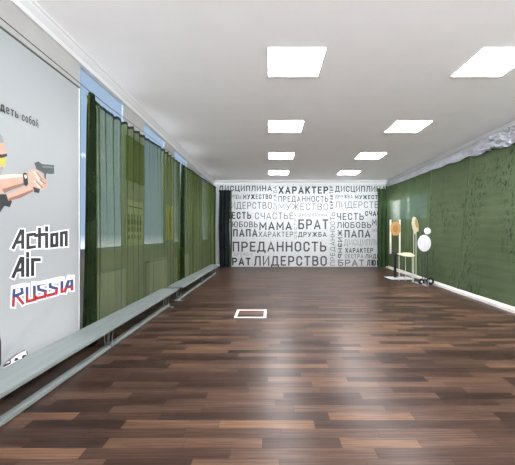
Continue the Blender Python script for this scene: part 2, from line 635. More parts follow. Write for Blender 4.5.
# wall with the windows: breast below, piers between, thin band above
WIN = [(3.32, 4.36), (5.02, 6.06), (6.63, 7.68), (9.38, 10.3)]
SILL, HEAD = 0.94, 2.865
wl = MB()
wl.box(XL - .035, XL, YF, YB + .3, 0, SILL)
wl.box(XL - .035, XL, YF, YB + .3, HEAD, ZC)
e = [YF] + [v for w in WIN for v in w] + [YB + .3]
for i in range(0, len(e), 2):
    wl.box(XL - .035, XL, e[i], e[i + 1], SILL, HEAD)
struct(wl.build('wall_left', 'wall'))
for i, (a, b) in enumerate(WIN):
    f = MB()
    xf, xb = XL, XL - .03
    t = .028
    f.box(xb, xf, a, a + t, SILL, HEAD).box(xb, xf, b - t, b, SILL, HEAD)
    f.box(xb, xf, a + t, b - t, SILL, SILL + t).box(xb, xf, a + t, b - t, HEAD - t, HEAD)
    o = struct(f.build('window_%d' % (i + 1), 'window_white'))
    MB().box(xb + .012, xb + .018, a + t, b - t, SILL + t, HEAD - t).build('pane', 'glass', o)
    MB().box(XL - .02, XL + .03, a - .03, b + .03, SILL - .03, SILL + .004).build('sill', 'window_white', o)

# right wall with its far window
wr = MB()
RW = (8.45, 10.95, 1.5, 2.27)
wr.box(XR, XR + .3, YF, RW[0], 0, ZC).box(XR, XR + .3, RW[1], YB + .3, 0, ZC)
wr.box(XR, XR + .3, RW[0], RW[1], 0, RW[2]).box(XR, XR + .3, RW[0], RW[1], RW[3], ZC)
struct(wr.build('wall_right', 'wall'))
f = MB()
t = .05
f.box(XR + .05, XR + .1, RW[0], RW[0] + t, RW[2], RW[3]).box(XR + .05, XR + .1, RW[1] - t, RW[1], RW[2], RW[3])
f.box(XR + .05, XR + .1, RW[0] + t, RW[1] - t, RW[2], RW[2] + t).box(XR + .05, XR + .1, RW[0] + t, RW[1] - t, RW[3] - t, RW[3])
f.box(XR + .05, XR + .1, 9.75, 9.8, RW[2] + t, RW[3] - t)
o = struct(f.build('window_7', 'window_white'))
MB().box(XR + .07, XR + .076, RW[0] + t, RW[1] - t, RW[2] + t, RW[3] - t).build('pane', 'glass', o)

wb = struct(MB().box(XL - .4, XR + .4, YB, YB + .3, 0, ZC).build('wall_back', 'wall_white'))
wf = MB()
wf.box(XL - 16, XL - .4, YF - .3, YF, -25, 4.2)     # unseen wall, added to keep the rear glare off the left windows
wf.box(XL - .4, XL + .3, YF - .3, YF, 0, ZC).box(XR - .3, XR + .4, YF - .3, YF, 0, ZC)
wf.box(XL + .3, XR - .3, YF - .3, YF, 0, .5).box(XL + .3, XR - .3, YF - .3, YF, 2.86, ZC)
struct(wf.build('wall_front', 'wall'))
f = MB()
for i in range(5):
    xx = XL + .3 + (XR - XL - .6 - .06) * i / 4
    f.box(xx, xx + .06, YF - .16, YF - .1, .5, 2.86)
f.box(XL + .3, XR - .3, YF - .16, YF - .1, .5, .56).box(XL + .3, XR - .3, YF - .16, YF - .1, 2.8, 2.86)
o = struct(f.build('window_8', 'window_white'))  # unseen glazing, added to throw light onto the ceiling from behind
MB().box(XL + .3, XR - .3, YF - .132, YF - .126, .56, 2.8).build('pane', 'glass', o)


def cornice(name, pts, ax, a, b):
    # profile pts (out from wall, z) swept along the wall
    m = MB()
    if ax == 'y+':       # left wall
        P = [(XL + u, a, z) for u, z in pts]
        m.prism(P, (0, b - a, 0))
    elif ax == 'y-':
        P = [(XR - u, a, z) for u, z in pts]
        m.prism(P, (0, b - a, 0))
    else:
        P = [(a, YB - u, z) for u, z in pts]
        m.prism(P, (b - a, 0, 0))
    struct(m.build(name, 'cornice'))


prof = [(0, ZC), (0, 2.86), (.015, 2.86), (.02, 2.90), (.05, 2.93), (.06, 2.95), (.075, 2.955), (.075, ZC)]
prof_b = [(0, ZC), (0, 2.845), (.02, 2.845), (.03, 2.88), (.07, 2.91), (.08, 2.93), (.14, 2.945), (.14, ZC)]
cornice('trim_1', prof, 'y+', YF, YB - .14)
cornice('trim_2', prof, 'y-', YF, YB - .14)
cornice('trim_3', prof_b, 'x', XL, XR)


# right-hand plinth follows the foot of the green cloth, which runs slightly out of square
def foot_x(y):
    return 3.50 + (y - 4.2) * .072


ps = MB()
prof_p = [(-.06, 0), (-.06, .042), (-.02, .052), (.06, .068), (.06, 0)]
vs = []
for y in (YF, YB):
    vs += [(foot_x(y) + u, y, z) for u, z in prof_p]
n = len(prof_p)
ps.add(vs, [list(range(n)), list(range(2 * n - 1, n - 1, -1))] + [((i + 1) % n, i, n + i, n + (i + 1) % n) for i in range(n)])
struct(ps.build('baseboard_right', 'plinth'))
struct(MB().box(XL, XR, YB - .012, YB, 0, .012).build('baseboard_back', 'ink1'))

# ---- words printed over the whole back wall (pixel boxes -> metres on the wall plane)
WORDS = [
    # text, x0, y0(top), x1, y1(bottom), ink, weight, rotation
    ('ДИСЦИПЛИНА', 219, 185.6, 271.8, 191.2, 'ink0', .17, 0),
    ('ДРУЖБА', 229, 194.6, 241.6, 199, 'ink2', .12, 0),
    ('МУЖЕСТВО', 243, 194.3, 271.8, 199.2, 'ink0', .18, 0),
    ('ЛИДЕРСТВО', 225.5, 202, 271.8, 208.8, 'ink2', .12, 0),
    ('ЧЕСТЬ', 226.5, 211.8, 251.2, 219, 'ink0', .20, 0),
    ('СЧАСТЬЕ', 255, 212.5, 293.3, 219.2, 'ink2', .12, 0),
    ('ЛЮБОВЬ', 227, 221.5, 257.6, 227.3, 'ink1', .15, 0),
    ('МАМА', 259.3, 222, 291.8, 230, 'ink0', .17, 0),
    ('ПАПА', 233, 229, 257.4, 236.7, 'ink1', .19, 0),
    ('ХАРАКТЕР', 258.7, 231.6, 293, 237, 'ink1', .13, 0),
    ('ПРЕДАННОСТЬ', 232.6, 241.6, 326.3, 251.6, 'ink1', .15, 0),
    ('ЛИДЕРСТВО', 254, 256, 326.8, 265.8, 'ink1', .15, 0),
    ('БРАТ', 225.5, 257.6, 250.6, 265.4, 'ink0', .20, 0),
    ('ДРУЖБА', 234, 252.8, 252, 255.6, 'ink3', .12, 0),
    ('ДРУЖБА', 273.2, 186, 276.8, 209.6, 'ink2', .14, 90),
    ('ХАРАКТЕР', 278.6, 186.4, 328.2, 193.8, 'ink0', .20, 0),
    ('ПРЕДАННОСТЬ', 278.4, 196, 328.2, 201.8, 'ink1', .13, 0),
    ('МУЖЕСТВО', 278.6, 203.5, 328.2, 209.8, 'ink2', .11, 0),
    ('СЕСТРА', 294, 213, 296.6, 238.4, 'ink2', .14, 90),
    ('ДИСЦИПЛИНА', 298.7, 213.4, 327.5, 216.4, 'ink2', .13, 0),
    ('БРАТ', 298.3, 219.3, 328.2, 229.2, 'ink1', .15, 0),
    ('ДРУЖБА', 298.3, 232, 326.5, 236.8, 'ink0', .16, 0),
    ('ХАРАКТЕР', 329.6, 186, 333.2, 209.4, 'ink0', .18, 90),
    ('ПРЕДАННОСТЬ', 330.3, 212, 335, 265.6, 'ink2', .13, 90),
    ('ДИСЦИПЛИНА', 335.2, 186, 385.8, 191.8, 'ink0', .15, 0),
    ('ДРУЖБА', 335.2, 194.8, 352.8, 198.4, 'ink1', .14, 0),
    ('МУЖЕСТВО', 354.8, 195, 385, 199.2, 'ink0', .18, 0),
    ('ЛИДЕРСТВО', 335.4, 201.4, 384.5, 208, 'ink2', .11, 0),
    ('ЧЕСТЬ', 336.8, 213, 363.8, 220, 'ink1', .14, 0),
    ('СЧАСТЬЕ', 365.2, 210.8, 391, 216, 'ink0', .20, 0),
    ('МАМА', 372.2, 219, 392, 225.4, 'ink1', .15, 0),
    ('ЛЮБОВЬ', 337, 222, 371.2, 228, 'ink1', .15, 0),
    ('ПАПА', 344.6, 230, 370.4, 237.6, 'ink1', .17, 0),
    ('СЕСТРА', 372, 229, 384, 231.5, 'ink2', .13, 0),
    ('ЖИЗНЬ', 337.8, 230, 342.2, 258, 'ink1', .2, -90),
    ('ДИСЦИПЛИНА', 344.2, 239.4, 388, 245.4, 'ink3', .11, 0),
    ('ХАРАКТЕР', 345.2, 248, 373, 252.8, 'ink0', .16, 0),
    ('СЕСТРА', 344.8, 254.2, 363.4, 258.2, 'ink2', .14, 0),
    ('ЛИДЕРСТВО', 365.4, 254.2, 397, 258.4, 'ink1', .17, 0),
    ('БРАТ', 338.2, 259.6, 364.2, 266, 'ink2', .16, 0),
    ('ЛЮБОВЬ', 367, 259.6, 392, 265.8, 'ink0', .2, 0),
]
for s, x0, y0, x1, y1, ink, wt, rot in WORDS:
    a, b = on_y(x0, y1, YB), on_y(x1, y0, YB)
    if rot == 0:
        q = [[(p.x, p.y) for p in r] for r in text_quads(s, a.x, b.x, a.z, b.z, wt)]
    else:
        L_, H_ = b.z - a.z, b.x - a.x
        q = []
        for r in text_quads(s, 0, L_, 0, H_, wt):
            if rot == 90:       # reads upwards
                q.append([(b.x - p.y, a.z + p.x) for p in r])
            else:               # reads downwards
                q.append([(a.x + p.y, b.z - p.x) for p in r])
    m = MB()
    for k, r in enumerate(q):
        yy = YB - .002 - .00005 * (k % 7)
        m.add([(p[0], yy, p[1]) for p in r], [(0, 1, 2, 3)])
    tone = {'ink0': 'black', 'ink1': 'dark grey', 'ink2': 'mid grey', 'ink3': 'pale grey'}[ink]
    m.build('printed_word', ink, wb, label='%s printed word %s%s' % (tone, s, '' if rot == 0 else ' set upright'))

# ================================================================== CEILING LIGHTS
rows = [(1.45, 0), (3.53, 1), (5.61, 2), (7.69, 3), (9.77, 4), (-.65, 0), (-2.75, 0), (-4.85, 0)]  # rows without an ordinal lie out of view, added for their light
cols = [(.273, 'left-hand row'), (2.42, 'right-hand row')]
ordn = {1: 'nearest of the four', 2: 'second of the four from the front', 3: 'third of the four from the front',
        4: 'farthest of the four'}
proto = thing('ceiling_light', 'x', 'ceiling light', (0, 0, ZC), 'square ceiling light panels')
hw = .284
fr = MB()
for (x0, x1, y0, y1) in ((-hw - .006, hw + .006, -hw - .006, -hw), (-hw - .006, hw + .006, hw, hw + .006),
                         (-hw - .006, -hw, -hw, hw), (hw, hw + .006, -hw, hw)):
    fr.box(x0, x1, y0, y1, -.012, 0)
fr.build('frame', 'panel_frame', proto)
MB().box(-hw, hw, -hw, hw, -.011, -.002).build('diffuser', 'panel', proto)
first = True
for x, side in cols:
    for y, k in rows:
        o = proto if first else copy_tree(proto)
        first = False
        o.location = (x - (.06 if x > 1 and k > 1 else .02 if x > 1 else 0), y, ZC)
        if k:
            o['label'] = 'unseen lit square ceiling panel, %s, %s' % (side, ordn[k])
        else:
            o['label'] = 'unseen lit square ceiling panel, %s, %s' % (
    side, {1.45: 'just above the viewer', -.65: 'first behind the viewer', -2.75: 'second behind the viewer', -4.85: 'third behind the viewer'}[y])

# ================================================================== LEFT WALL HANGINGS
wire_pts = [(-1.80, -2.6, 2.58), (-1.80, 1.0, 2.575), (-1.80, 2.2, 2.57), (-1.80, 3.25, 2.555), (-1.80, 3.7, 2.55), (-1.80, 4.5, 2.58),
            (-1.80, 5.3, 2.603), (-1.80, 6.5, 2.615), (-1.80, 8.3, 2.67), (-1.80, 11.0, 2.75)]
tag(MB().tube(wire_pts, .004, 6).build('curtain_wire', 'wire'),
    'thin steel wire along the left wall carrying the green net curtains', 'wire')


def interp(tab, y):
    for (a, va), (b, vb) in zip(tab, tab[1:]):
        if y <= b:
            f = max(0, (y - a) / (b - a))
            return va + (vb - va) * f
    return tab[-1][1]


TOP = [(3.2, 2.515), (3.7, 2.50), (4.5, 2.54), (5.3, 2.565), (6.5, 2.575), (8.3, 2.63), (11, 2.71)]


def net_curtain(y0, y1, dense, seed, mname):
    """pleated net: `dense` lists (from, to, pleats per metre, depth) where it bunches"""
    rnd = random.Random(seed)
    n = int((y1 - y0) / .012)
    ph, pos = [], 0.0
    for i in range(n + 1):
        y = y0 + (y1 - y0) * i / n
        rate, amp = 5.5, .020
        for a, b, r, am in dense:
            if a <= y <= b:
                rate, amp = r, am
        pos += rate * (y1 - y0) / n
        ph.append((y, pos, amp))
    m = MB()
    nv = 14

    def fn(u, v):
        i = int(round(u * n))
        y, p, amp = ph[i]
        hook = abs(math.sin(math.pi * (y - y0) / .21))
        z1 = interp(TOP, y) - .028 * (1 - hook) * 0 - .03 * hook
        z = .03 + (z1 - .03) * v
        w = .65 + .35 * v
        x = -1.805 + amp * w * math.sin(2 * math.pi * p + .8 * math.sin(3.1 * y + 2 * v)) \
            + .015 * noise.noise(Vector((y * 2.2, v * 1.5, seed)))
        yy = y + amp * .9 * w * math.cos(4 * math.pi * p + seed) * .5 + .02 * (1 - v) * noise.noise(Vector((y * 3, v, seed + 9)))
        return (x, yy, z)
    m.grid(n + 1, nv, fn)
    return m.build('net_curtain', mname, smooth=True)


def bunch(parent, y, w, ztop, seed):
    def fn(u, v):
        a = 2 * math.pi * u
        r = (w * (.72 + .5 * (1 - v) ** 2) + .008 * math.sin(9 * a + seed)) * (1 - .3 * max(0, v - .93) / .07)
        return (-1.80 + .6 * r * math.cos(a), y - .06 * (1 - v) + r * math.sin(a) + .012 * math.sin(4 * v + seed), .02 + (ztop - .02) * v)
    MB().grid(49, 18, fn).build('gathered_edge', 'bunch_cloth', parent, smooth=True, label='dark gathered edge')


def hem(parent, y0, y1):
    m = MB()
    n = int((y1 - y0) / .03)

    def fn(u, v):
        y = y0 + (y1 - y0) * u
        hook = abs(math.sin(math.pi * (y - y0) / .21))
        return (-1.80 + .022 * math.sin(34 * y), y, interp(TOP, y) - .03 * hook + .012 - .035 * (1 - v))
    MB().grid(n + 1, 3, fn).build('header_tape', 'dark_cloth', parent, smooth=True, label='dark header tape')


nc1 = tag(net_curtain(3.24, 6.60, [(3.24, 3.5, 14, .022), (6.45, 6.6, 16, .022)], 3, 'net'),
    'long sheer green net curtain over the windows, hanging next to the printed banner', 'curtain',
    'sheer green net curtains on the left')
nc2 = tag(net_curtain(6.72, 10.95, [(6.72, 6.95, 14, .022), (7.7, 7.8, 12, .02), (10.6, 10.95, 14, .02)], 8, 'net'),
    'sheer green net curtain farther along the left wall, behind the second bench', 'curtain',
    'sheer green net curtains on the left')

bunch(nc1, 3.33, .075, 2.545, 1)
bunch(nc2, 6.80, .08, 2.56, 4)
hem(nc1, 3.25, 6.58)
hem(nc2, 6.74, 10.94)


def flat_curtain(name, mname, xa, xb, y, ztop, pl, amp, seed):
    n = int(abs(xb - xa) / .008)

    def fn(u, v):
        x = xa + (xb - xa) * u
        yy = y + amp * (.7 + .3 * v) * math.sin(2 * math.pi * pl * u + .5 * math.sin(5 * v + seed)) \
            + .02 * noise.noise(Vector((u * 4, v * 2, seed)))
        return (x + .01 * math.sin(7 * v + seed), yy, .02 + (ztop - .02) * v + .012 * math.sin(2 * math.pi * pl * u) * v)
    return MB().grid(n + 1, 14, fn).build(name, mname, smooth=True)


o = flat_curtain('dark_curtain', 'dark_cloth', -1.70, -1.335, 11.08, 2.62, 3.0, .05, 1)
tag(o, 'dark blackish green curtain bunched in the far left corner', 'curtain')
flat_curtain('green_edge', 'corner_cloth', -1.33, -1.27, 11.07, 2.60, .5, .03, 5).parent = o
tag(flat_curtain('corner_curtain', 'corner_cloth', 3.64, 3.99, 11.06, 2.66, 2.5, .03, 2),
    'narrow dark green curtain in the far right corner, over the end of the lettered wall', 'curtain')

# objects glimpsed through the net on the piers between the windows
tag(MB().box(XL + .002, XL + .03, 4.40, 4.98, 1.86, 2.46).build('notice_board', 'board', bevel=.004),
    'dark rectangular board high on the pier behind the green net', 'board')
p = MB().box(XL + .002, XL + .008, 4.42, 4.98, .96, 1.60).build('wall_poster', 'poster')
tag(p, 'pale poster of small dark figures low on the pier behind the net', 'poster')
rnd = random.Random(5)
for k in range(5):
    fy = 4.48 + .1 * k
    m = MB()
    zc = 1.12 + .02 * rnd.random()
    for (zz, r) in ((zc + .24, .020), (zc + .16, .032), (zc + .06, .026), (zc - .05, .02)):
        dy = .012 * (rnd.random() - .5)
        m.prism([(XL + .0082, fy + dy + r * math.cos(a), zz + 1.7 * r * math.sin(a)) for a in [i * math.pi / 4 for i in range(8)]], (.001, 0, 0))
    m.build('printed_figure', 'p_black', p)
MB().box(XL + .008, XL + .009, 4.44, 4.96, 1.5, 1.515).build('printed_line', 'p_black', p)
p = MB().box(XL + .002, XL + .008, 6.10, 6.60, 1.02, 1.68).build('wall_poster', 'poster2')
tag(p, 'yellowish poster with a tall orange shape on the farther pier behind the net', 'poster')
m = MB()
for (zz, r, dy) in ((1.52, .05, 0), (1.42, .075, .01), (1.31, .065, -.01), (1.20, .055, .01), (1.10, .05, 0)):
    m.prism([(XL + .0082, 6.35 + dy + r * math.cos(a), zz + 1.1 * r * math.sin(a)) for a in [i * math.pi / 5 for i in range(10)]], (.001, 0, 0))
m.build('printed_figure', 'orange', p)


# radiators below the sills (their pale tops show through the net)
def radiator(y0, y1, label):
    t = thing('radiator', label, 'radiator', (XL + .032, (y0 + y1) / 2, 0), 'radiators behind the net')
    m = MB()
    L = y1 - y0
    k = int(L / .08)
    for i in range(k):
        a = -L / 2 + i * L / k
        m.box(-.025, .025, a + .006, a + L / k - .006, .13, .68)
    m.build('body', 'radiator', t, bevel=.008)
    MB().box(-.028, .028, -L / 2, L / 2, .68, .70).build('top_grille', 'window_white', t)
    for s in (-1, 1):
        MB().box(-.015, .015, s * (L / 2 - .1) - .015, s * (L / 2 - .1) + .015, 0, .13).build('foot', 'radiator', t)


radiator(3.42, 4.28, 'white radiator under the window behind the net beside the banner')
radiator(5.10, 5.98, 'white radiator under the middle window behind the net')
radiator(6.70, 7.60, 'white radiator behind the start of the second green net')

# ---- the banner
bn = thing('wall_banner', 'tall pale grey banner printed with a shooter, black slogan and lettering, on the left', 'banner', (BX, 2.0, 0))


def local(m, name, mname, parent=bn, label=None, **kw):
    """build a mesh given in world coordinates as a child of the banner"""
    o = m.build(name, mname, None, **kw)
    base = Vector(parent.location)
    for v in o.data.vertices:
        v.co -= base
    o.parent = parent
    if label:
        o['label'] = label
    return o


sheet = MB()
yA, yB_ = -.6, on_x(79.8, 200, BX).y


def sheet_fn(u, v):
    y = yA + (yB_ - yA) * u
    return (BX - .004, y, .06 + (2.545 - .06) * v)


sheet.grid(2, 2, sheet_fn)
sheet.prism([(BX - .003, yA, .06), (BX - .003, yB_, .06), (BX - .003, yB_, 2.545), (BX - .003, yA, 2.545)], (-.003, 0, 0))
sheet.v, sheet.f = sheet.v[4:], [[i - 4 for i in f] for f in sheet.f[1:]]
local(sheet, 'sheet', 'banner')
# hems: side seam and top sleeve
local(MB().box(BX - .0028, BX - .0015, yB_ - .012, yB_, .06, 2.545), 'side_hem', 'p_white')
local(MB().tube([(BX - .004, yA, 2.55), (BX - .004, yB_, 2.55)], .009, 8), 'top_rod', 'wire')


def shape(px, name, mname, lay, label=None):
    """flat print traced on the banner's own plane"""
    P = [on_x(x, y, BX) for x, y in px]
    d = .0006 * lay
    m = MB()
    # ear-clipped n-gon facing the room
    pts = [(BX - .0025 + d, p.y, p.z) for p in P]
    ar = sum(P[i].y * P[(i + 1) % len(P)].z - P[(i + 1) % len(P)].y * P[i].z for i in range(len(P)))
    if ar < 0:
        pts.reverse()
    m.add(pts, [list(range(len(pts)))])
    return local(m, name, mname, label=label)


def crop(s, ox, oy, pts):
    return [(ox + x / s, oy + y / s) for x, y in pts]


k5 = lambda pts: crop(4.65, 0, 120, pts)
# the shooter (cut by the photograph's edge; a little more of him continues to the left)
shape(k5([(-70, 330), (-40, 300), (0, 300), (0, 345), (34, 345), (57, 380), (47, 405), (22, 400), (0, 432), (-20, 470), (-75, 470)]),
      'printed_sleeve', 'p_black', 1, 'black sleeve of the printed shooter')
shape(k5([(-60, 80), (-30, 60), (-5, 62), (14, 80), (20, 105), (24, 140), (32, 160), (26, 185), (30, 205), (22, 218), (14, 240), (0, 268), (-40, 275), (-60, 230)]),
      'printed_face', 'skin', 1, 'bearded face of the printed shooter')
shape(k5([(-62, 120), (-60, 76), (-30, 56), (-5, 58), (16, 80), (20, 104), (0, 108), (-20, 125)]), 'printed_hair', 'p_hair', 2, 'grey hair of the printed shooter')
shape(k5([(-30, 212), (0, 222), (14, 215), (18, 226), (10, 245), (0, 268), (-40, 276)]), 'printed_beard', 'p_hair', 2)
shape(k5([(0, 178), (26, 172), (28, 200), (16, 218), (0, 208)]), 'printed_glasses', 'p_yellow', 3, 'yellow shooting glasses lens')
shape(k5([(-30, 160), (10, 160), (32, 156), (33, 168), (12, 176), (-30, 176)]), 'glasses_frame', 'p_black', 4)
shape(k5([(30, 345), (70, 330), (120, 308), (158, 308), (158, 330), (95, 362), (40, 376)]), 'printed_forearm', 'skin', 2, 'lower forearm of the printed shooter')
shape(k5([(40, 364), (95, 346), (152, 322), (156, 331), (95, 363), (40, 376)]), 'forearm_shading', 'skin_dark', 3)
shape(k5([(-40, 250), (0, 256), (60, 250), (108, 252), (116, 300), (92, 312), (60, 322), (20, 340), (-10, 348), (-40, 320)]),
      'printed_forearm', 'skin', 3, 'upper forearm of the printed shooter')
shape(k5([(-40, 250), (0, 257), (60, 251), (105, 253), (108, 264), (60, 268), (0, 276), (-40, 276)]), 'forearm_highlight', 'skin_light', 4)
shape(k5([(10, 322), (60, 306), (112, 292), (116, 301), (92, 312), (60, 322), (20, 340)]), 'forearm_shading', 'skin_dark', 4)
# pistol under the hands
shape(k5([(160, 200), (178, 192), (196, 205), (252, 210), (252, 250), (232, 251), (215, 248), (205, 248), (192, 240), (170, 228)]), 'printed_pistol', 'p_gun', 3, 'dark pistol of the printed shooter')
shape(k5([(196, 212), (250, 216), (250, 224), (198, 222)]), 'pistol_slide_highlight', 'p_gun2', 4)
shape(k5([(205, 246), (215, 247), (212, 282), (204, 286), (200, 278), (207, 274)]), 'trigger_guard', 'p_gun', 4)
shape(k5([(152, 308), (172, 306), (186, 320), (182, 340), (160, 336)]), 'pistol_grip', 'p_black', 4)
shape(k5([(126, 246), (142, 232), (160, 228), (178, 236), (192, 250), (202, 266), (220, 284), (221, 300), (217, 316), (196, 326), (176, 318), (152, 310), (130, 302)]),
      'printed_hand', 'skin', 5, 'hands of the printed shooter gripping the pistol')
for a in ([(150, 238), (160, 238), (186, 272), (182, 280)], [(160, 262), (168, 262), (200, 296), (194, 302)],
          [(152, 282), (160, 280), (190, 312), (184, 316)]):
    shape(k5(a), 'finger_highlight', 'skin_light', 6)
for a in ([(166, 240), (171, 240), (198, 276), (194, 278)], [(172, 268), (177, 266), (212, 296), (209, 300)],
          [(164, 286), (168, 284), (200, 314), (196, 318)]):
    shape(k5(a), 'finger_crease', 'skin_dark', 6)
shape(k5([(106, 250), (116, 244), (126, 250), (131, 298), (120, 308), (110, 300)]), 'printed_watch', 'p_black', 6, 'black wrist watch of the printed shooter')
shape(k5([(112, 256), (121, 254), (124, 270), (115, 272)]), 'watch_dial', 'p_white', 7)
shape([(-6, 330), (.2, 336), (1.4, 342), (1.4, 364), (0, 368), (-6, 372)], 'printed_boot', 'p_black', 2)
# row of tiny dark figures at the bottom of the print
kb = lambda pts: crop(11.625, 0, 335, pts)
shape(kb([(20, 385), (130, 260), (300, 180), (320, 235), (200, 300), (60, 380)]), 'printed_plaque', 'p_white', 1)
for a in ([(25, 385), (60, 340), (125, 315), (125, 335), (60, 368)], [(165, 300), (180, 268), (205, 262), (220, 285), (190, 300)],
          [(255, 262), (262, 240), (290, 228), (318, 232), (290, 250), (270, 272)], [(115, 330), (112, 296), (124, 290), (130, 322)],
          [(308, 190), (320, 186), (324, 232), (314, 236)]):
    shape(kb(a), 'printed_silhouette', 'p_black', 2)
shape(kb([(20, 368), (110, 280), (290, 165), (300, 178), (130, 262), (40, 366)]), 'printed_smoke', 'ink3', 1)

# slogan
for word, ya, yb in (('владеть', 2.120, 2.418), ('собой.', 2.452, 2.640)):
    m = MB()
    for r in text_quads(word, ya, yb, 1.972, 2.022, .25):
        m.add([(BX - .001, p[0], p[1]) for p in reversed(r)], [(0, 1, 2, 3)])
    local(m, 'slogan_word', 'p_letters', label='small black slogan word ' + word.strip('.'))

# big lettering: strokes in zoomed pixels, each pushed onto the banner plane
kl = lambda p: on_x(p[0] / 4.65, 215 + p[1] / 4.65, BX)


def logo(strokes, w, name, mname, off, halo, label):
    for ww, mn, oo, nm, lb in ((halo, 'p_white', off - .0006, name + '_halo', None), (w, mname, off, name, label)):
        m = MB()
        kk = 0
        for st in strokes:
            closed = st[0] == 'c'
            pts = st[1:] if closed else st
            for r in ribbon(pts, ww, closed):
                P = [kl((p.x, p.y)) for p in r]
                a2 = sum(P[i].y * P[(i + 1) % 4].z - P[(i + 1) % 4].y * P[i].z for i in range(4))
                if a2 < 0:
                    P.reverse()
                m.add([(BX - .0022 + oo + .00004 * (kk % 5), p.y, p.z) for p in P], [(0, 1, 2, 3)])
                kk += 1
        local(m, nm, mn, label=lb)


logo([[(62, 152), (98, 74), (106, 74), (106, 150)], [(76, 128), (104, 124)],
      [(160, 89), (130, 93), (130, 152), (160, 148)],
      [(184, 66), (184, 146)], [(166, 96), (203, 90)],
      [(217, 60), (217, 70)], [(217, 90), (217, 146)],
      ['c', (241, 92), (241, 144), (265, 141), (265, 88)],
      [(286, 140), (286, 84), (308, 81), (308, 138)]], 15, 'large_lettering', 'p_letters', .0018, 27, 'black slanted words with white edging')
logo([[(62, 286), (98, 202), (106, 202), (106, 280)], [(76, 258), (104, 254)],
      [(129, 180), (129, 190)], [(129, 208), (129, 280)],
      [(152, 276), (152, 208), (182, 208)]], 16, 'large_lettering', 'p_letters', .0018, 28, 'shorter black slanted word with white edging')
logo([[(62, 420), (66, 340), (100, 332), (104, 362), (70, 376)], [(78, 376), (106, 410)],
      [(126, 330), (126, 402), (160, 394), (160, 322)],
      [(212, 316), (178, 324), (180, 346), (212, 354), (210, 378), (170, 388)],
      [(264, 304), (232, 312), (234, 334), (264, 342), (262, 364), (224, 374)],
      [(288, 300), (288, 356)],
      [(302, 354), (324, 292), (334, 292), (335, 344)], [(310, 336), (332, 332)]], 14, 'flag_lettering', 'flag', .0018, 28,
     'letters printed in white, blue and red bands')

# ================================================================== BENCHES
def bench(y0, y1, x, label, skew=0.0):
    L = y1 - y0
    t = thing('gym_bench', label, 'bench', (x, (y0 + y1) / 2, 0), 'low grey gymnasium benches')
    h = L / 2
    w = .132
    MB().box(-w, w, -h, h, .232, .262).build('seat', 'bench', t, bevel=.006)
    MB().box(-.03, .03, -h + .06, h - .06, .196, .232).build('seat_rail', 'bench_edge', t, bevel=.004)
    MB().box(-.026, .030, -h + .05, h - .1, .006, .038).build('floor_beam', 'bench', t, bevel=.005)
    for yy in (-h + .2, 0, h - .2):
        l = thing_part('leg', t, (0, yy, 0))
        for s in (-1, 1):
            m = MB()
            m.tube([(s * .034, 0, .012), (s * .038, 0, .12), (s * .05, 0, .19), (s * .095, 0, .226)], .006, 8)
            m.build('bracket', 'steel', l, smooth=True)
        MB().box(-.008, .008, -.008, .008, .038, .196).build('upright', 'bench_edge', l, bevel=.003)
    for yy in (-h + .12, h - .16):
        MB().box(-.10, .10, yy - .025, yy + .025, 0, .006).build('foot_plate', 'bench_edge', t, bevel=.003)
    t.rotation_euler.z = skew
    return t


def thing_part(name, parent, loc):
    # a short spine block that carries the brackets of one leg
    x, y, z = loc
    return MB().box(-.022, .022, -.012, .012, .03, .06).build_at(name, 'bench_edge', parent, loc)


def _build_at(s, name, mname, parent, loc):
    o = s.build(name, mname, parent)
    o.location = loc
    return o


MB.build_at = _build_at
bench(1.22, 5.22, -1.582, 'low pale grey bench in front of the banner, nearest to the viewer')
bench(5.42, 9.42, -1.555, 'low pale grey bench farther away, ending near the dark corner curtain')

# ================================================================== RIGHT SIDE CLOTH
def cloth_top(y):
    return interp([(3.2, 2.53), (5.0, 2.575), (6.4, 2.64), (8.0, 2.68), (9.5, 2.69), (11.2, 2.73)], y)


def wall_cloth(y0, y1, mname, seed, label):
    n = int((y1 - y0) / .03)

    def fn(u, v):
        y = y0 + (y1 - y0) * u
        z = .066 + (cloth_top(y) + .03 - .066) * v
        xb, xt = foot_x(y) + .02, 3.95
        x = xb + (xt - xb) * min(1, v * 1.02) ** .9
        ed = min(u, 1 - u) * (y1 - y0)
        x += .012 * noise.noise(Vector((y * 1.6, z * 2.4, seed))) + .004 * math.sin(40 * z + 2 * noise.noise(Vector((y * 2, z, seed))))
        x -= .02 * math.exp(-(ed / .04) ** 2)
        x = min(x, XR - .02)
        return (x, y, z)
    o = MB().grid(n + 1, 60, fn).build('wall_cloth', mname, smooth=True)
    return tag(o, label, 'wall cloth', 'green cloth lengths on the right wall')


wall_cloth(2.6, 6.398, 'net_wall', 1, 'nearest length of green leaf-marked cloth covering the right wall')
wall_cloth(6.404, 7.947, 'net_wall', 1, 'middle length of green cloth between two seams on the right wall')
wall_cloth(7.953, 11.1, 'net_far', 1, 'thinner green net over the far window, behind the shooting targets')


# gathered white drape along the top of the cloth
def drape_fn(u, v):
    y = 2.6 + (10.9 - 2.6) * u
    full = max(0.0, min(1.0, (9.0 - y) / 2.6))       # swells towards the viewer
    wild = max(0.0, min(1.0, (6.6 - y) / .8))
    zb = cloth_top(y) - .01 + .02 * math.sin(9 * y) * full
    z = zb + (2.86 - zb) * v
    bulge = math.sin(math.pi * min(1, v * .9 + .1)) ** .7
    q = Vector((y * (5 + 6 * wild), v * (3 + 2 * wild), 3))
    x = 3.93 - (.03 + .05 * full) * bulge - (.012 + .10 * wild) * full * noise.noise(q) \
        - .05 * wild * noise.noise(q * 2.7)
    return (x, y, z + .02 * wild * noise.noise(q * 1.9))


tag(MB().grid(640, 22, drape_fn).build('gathered_drape', 'drape', smooth=True),
    'crumpled silvery white drape gathered along the top of the right wall', 'drape')

